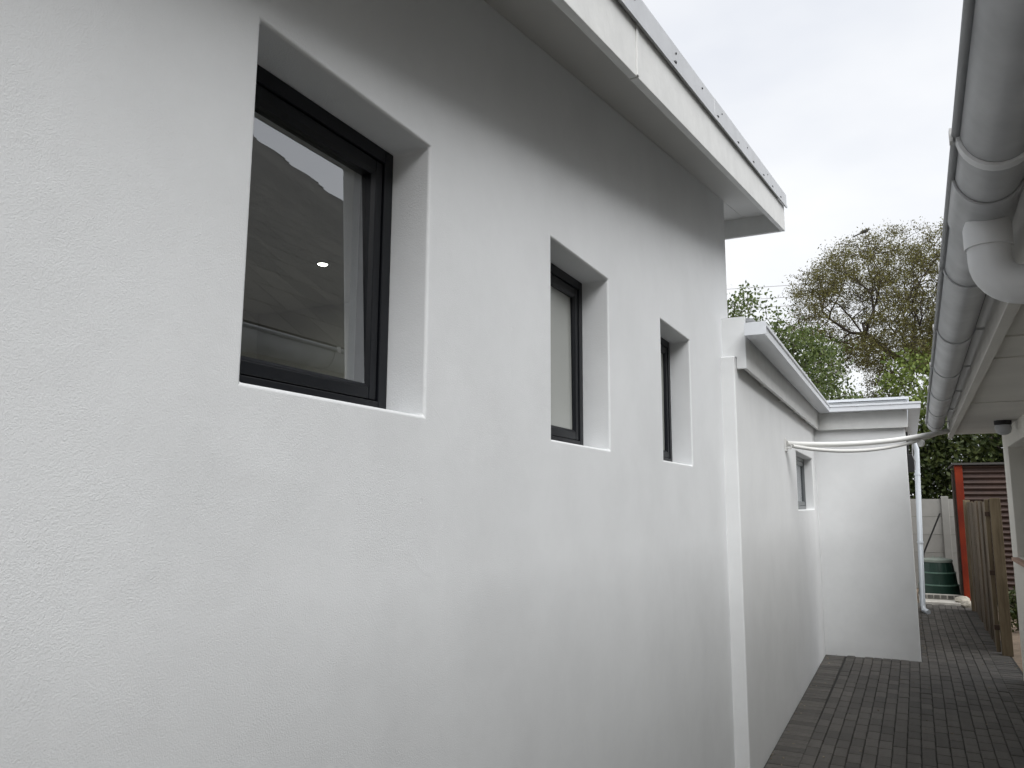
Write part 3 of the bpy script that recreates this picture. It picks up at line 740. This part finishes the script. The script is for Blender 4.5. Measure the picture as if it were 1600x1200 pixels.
# leafy green tree behind the extension roof
def in_left(p):
    x, y, z = p; top = 5.72 - max(0, x + 2.35) * .42 - max(0, x + 1.7) * .9
    top += .25 * math.sin(x * 3.1 + y)
    return z < top and z > 2.6 and (x < -1.0 + .25 * math.sin(z * 4))
att = clumps(900, in_left, (-4.6, 15.8, 2.6), (-.75, 18.6, 6.4), .75, 5, -.08)
tree('leafy_tree', 'mid green leafy tree rising behind the extension roof on the left', [(-2.6, 17.3, 0), (-2.55, 17.3, 2.2), (-2.4, 17.2, 3.4)], att, 'leaf_green', 'bark', 44, (.15, .15, .12), .039, .6, alpha=.3, mid=.3)
# bright small tree in the gap
def in_br(p):
    x, y, z = p
    return ((x - .35) / .85) ** 2 + ((y - 21.5) / .9) ** 2 + ((z - 4.2) / 1.35) ** 2 < 1
att = clumps(260, in_br, (-.6, 20.5, 2.6), (1.3, 22.5, 5.7), .6, 8, -.06)
tree('small_tree', 'small bright yellow green tree between the bay roof and the gutter', [(.45, 21.5, 0), (.42, 21.5, 2.4), (.38, 21.5, 3.2)], att, 'leaf_bright', 'bark', 32, (.14, .14, .12), .05, .6, alpha=.3, mid=.3)
# hedge shrubs behind the precast wall
def hedge(x0, x1, y0, z1, seed, lab, n, leafm):
    y0 += .75
    q = lambda p: p[2] < z1 + .22 * math.sin(p[0] * 4 + seed) + .1 * math.sin(p[0] * 9 + p[1])
    att = clumps(n, q, (x0, y0 - .55, .5), (x1, y0 + .7, z1 + .4), .5, seed, -.12)
    tree('hedge_shrub', lab, [((x0 + x1) / 2, y0 + .1, 0), ((x0 + x1) / 2, y0 + .1, .7)], att, leafm, 'bark_dark', 48, (.17, .17, .15), .055, .6, alpha=.3, mid=.4, cat='shrub', group='dense shrubs behind the precast wall')
hedge(-.3, 1.0, 20.2, 3.6, 1, 'dense dark green shrub behind the precast wall, left of red post', 420, 'leaf_dark')
hedge(.95, 2.35, 19.4, 3.5, 2, 'dense shrub showing above the brown corrugated shed roof', 420, 'leaf_dark')
hedge(2.3, 4.2, 19.6, 3.6, 4, 'dense shrub behind the shed towards the house corner', 300, 'leaf_dark')
hedge(-2.6, -.3, 21.2, 2.9, 6, 'dense shrub behind the bay wall, mostly hidden by it', 300, 'leaf_green')
# potted plant by the fence
pl = empty('ground_plant', 'low dark green plant growing behind the wooden fence post', 'plant', (1.26, 13.2, 0))
att = np.array([(random.gauss(0, .10), random.gauss(0, .12), random.uniform(.08, .52)) for _ in range(60)])
me = leaf_cloud(att, 10, (.05, .05, .05), .035, .5); me.materials.append(M['leaf_dark']); c = inst('foliage', me, pl); c['kind'] = 'stuff'
MB().tube([(0, 0, 0), (.01, 0, .25), (-.02, .01, .45)], .012, 6).build('stem', M['bark'], pl)

# ------------------------------------------------------------------ wires and bird
for k, (z0, z1, lab) in enumerate(((8.55, 8.30, 'topmost of three thin overhead wires left of the large tree'), (8.08, 7.86, 'middle of three thin overhead wires left of the large tree'), (7.72, 7.55, 'lowest of three thin overhead wires left of the large tree'))):
    tag(MB().tube(sag((-14, 30, z0 + H + .4), (3, 30.0, z1 + H - .35), .25), .011, 5).build('overhead_wire', M['wire']), lab, 'wire', 'overhead wires in the sky')
bd = empty('bird', 'small dark bird perched on the top twig of the large tree', 'bird', (-.62, 24.0, 9.48))
b_ = MB().tube([(-.16, 0, -.035), (-.10, 0, -.01), (-.04, 0, .02), (.02, 0, .035), (.07, 0, .05), (.10, 0, .075), (.125, 0, .09), (.15, 0, .085)], [.008, .022, .045, .055, .048, .034, .030, .006], 10)
b_.build('body', M['bird'], bd, smooth=70)
MB().tube([(-.14, 0, -.02), (-.30, 0, -.085)], [.018, .024], 6).build('tail', M['bird'], bd)
MB().tube([(.148, 0, .086), (.185, 0, .082)], [.008, .002], 6).build('beak', M['black'], bd)
for s in (-1, 1): MB().tube([(.01, s * .02, -.01), (.015, s * .02, -.08)], .005, 5).build('leg', M['black'], bd)
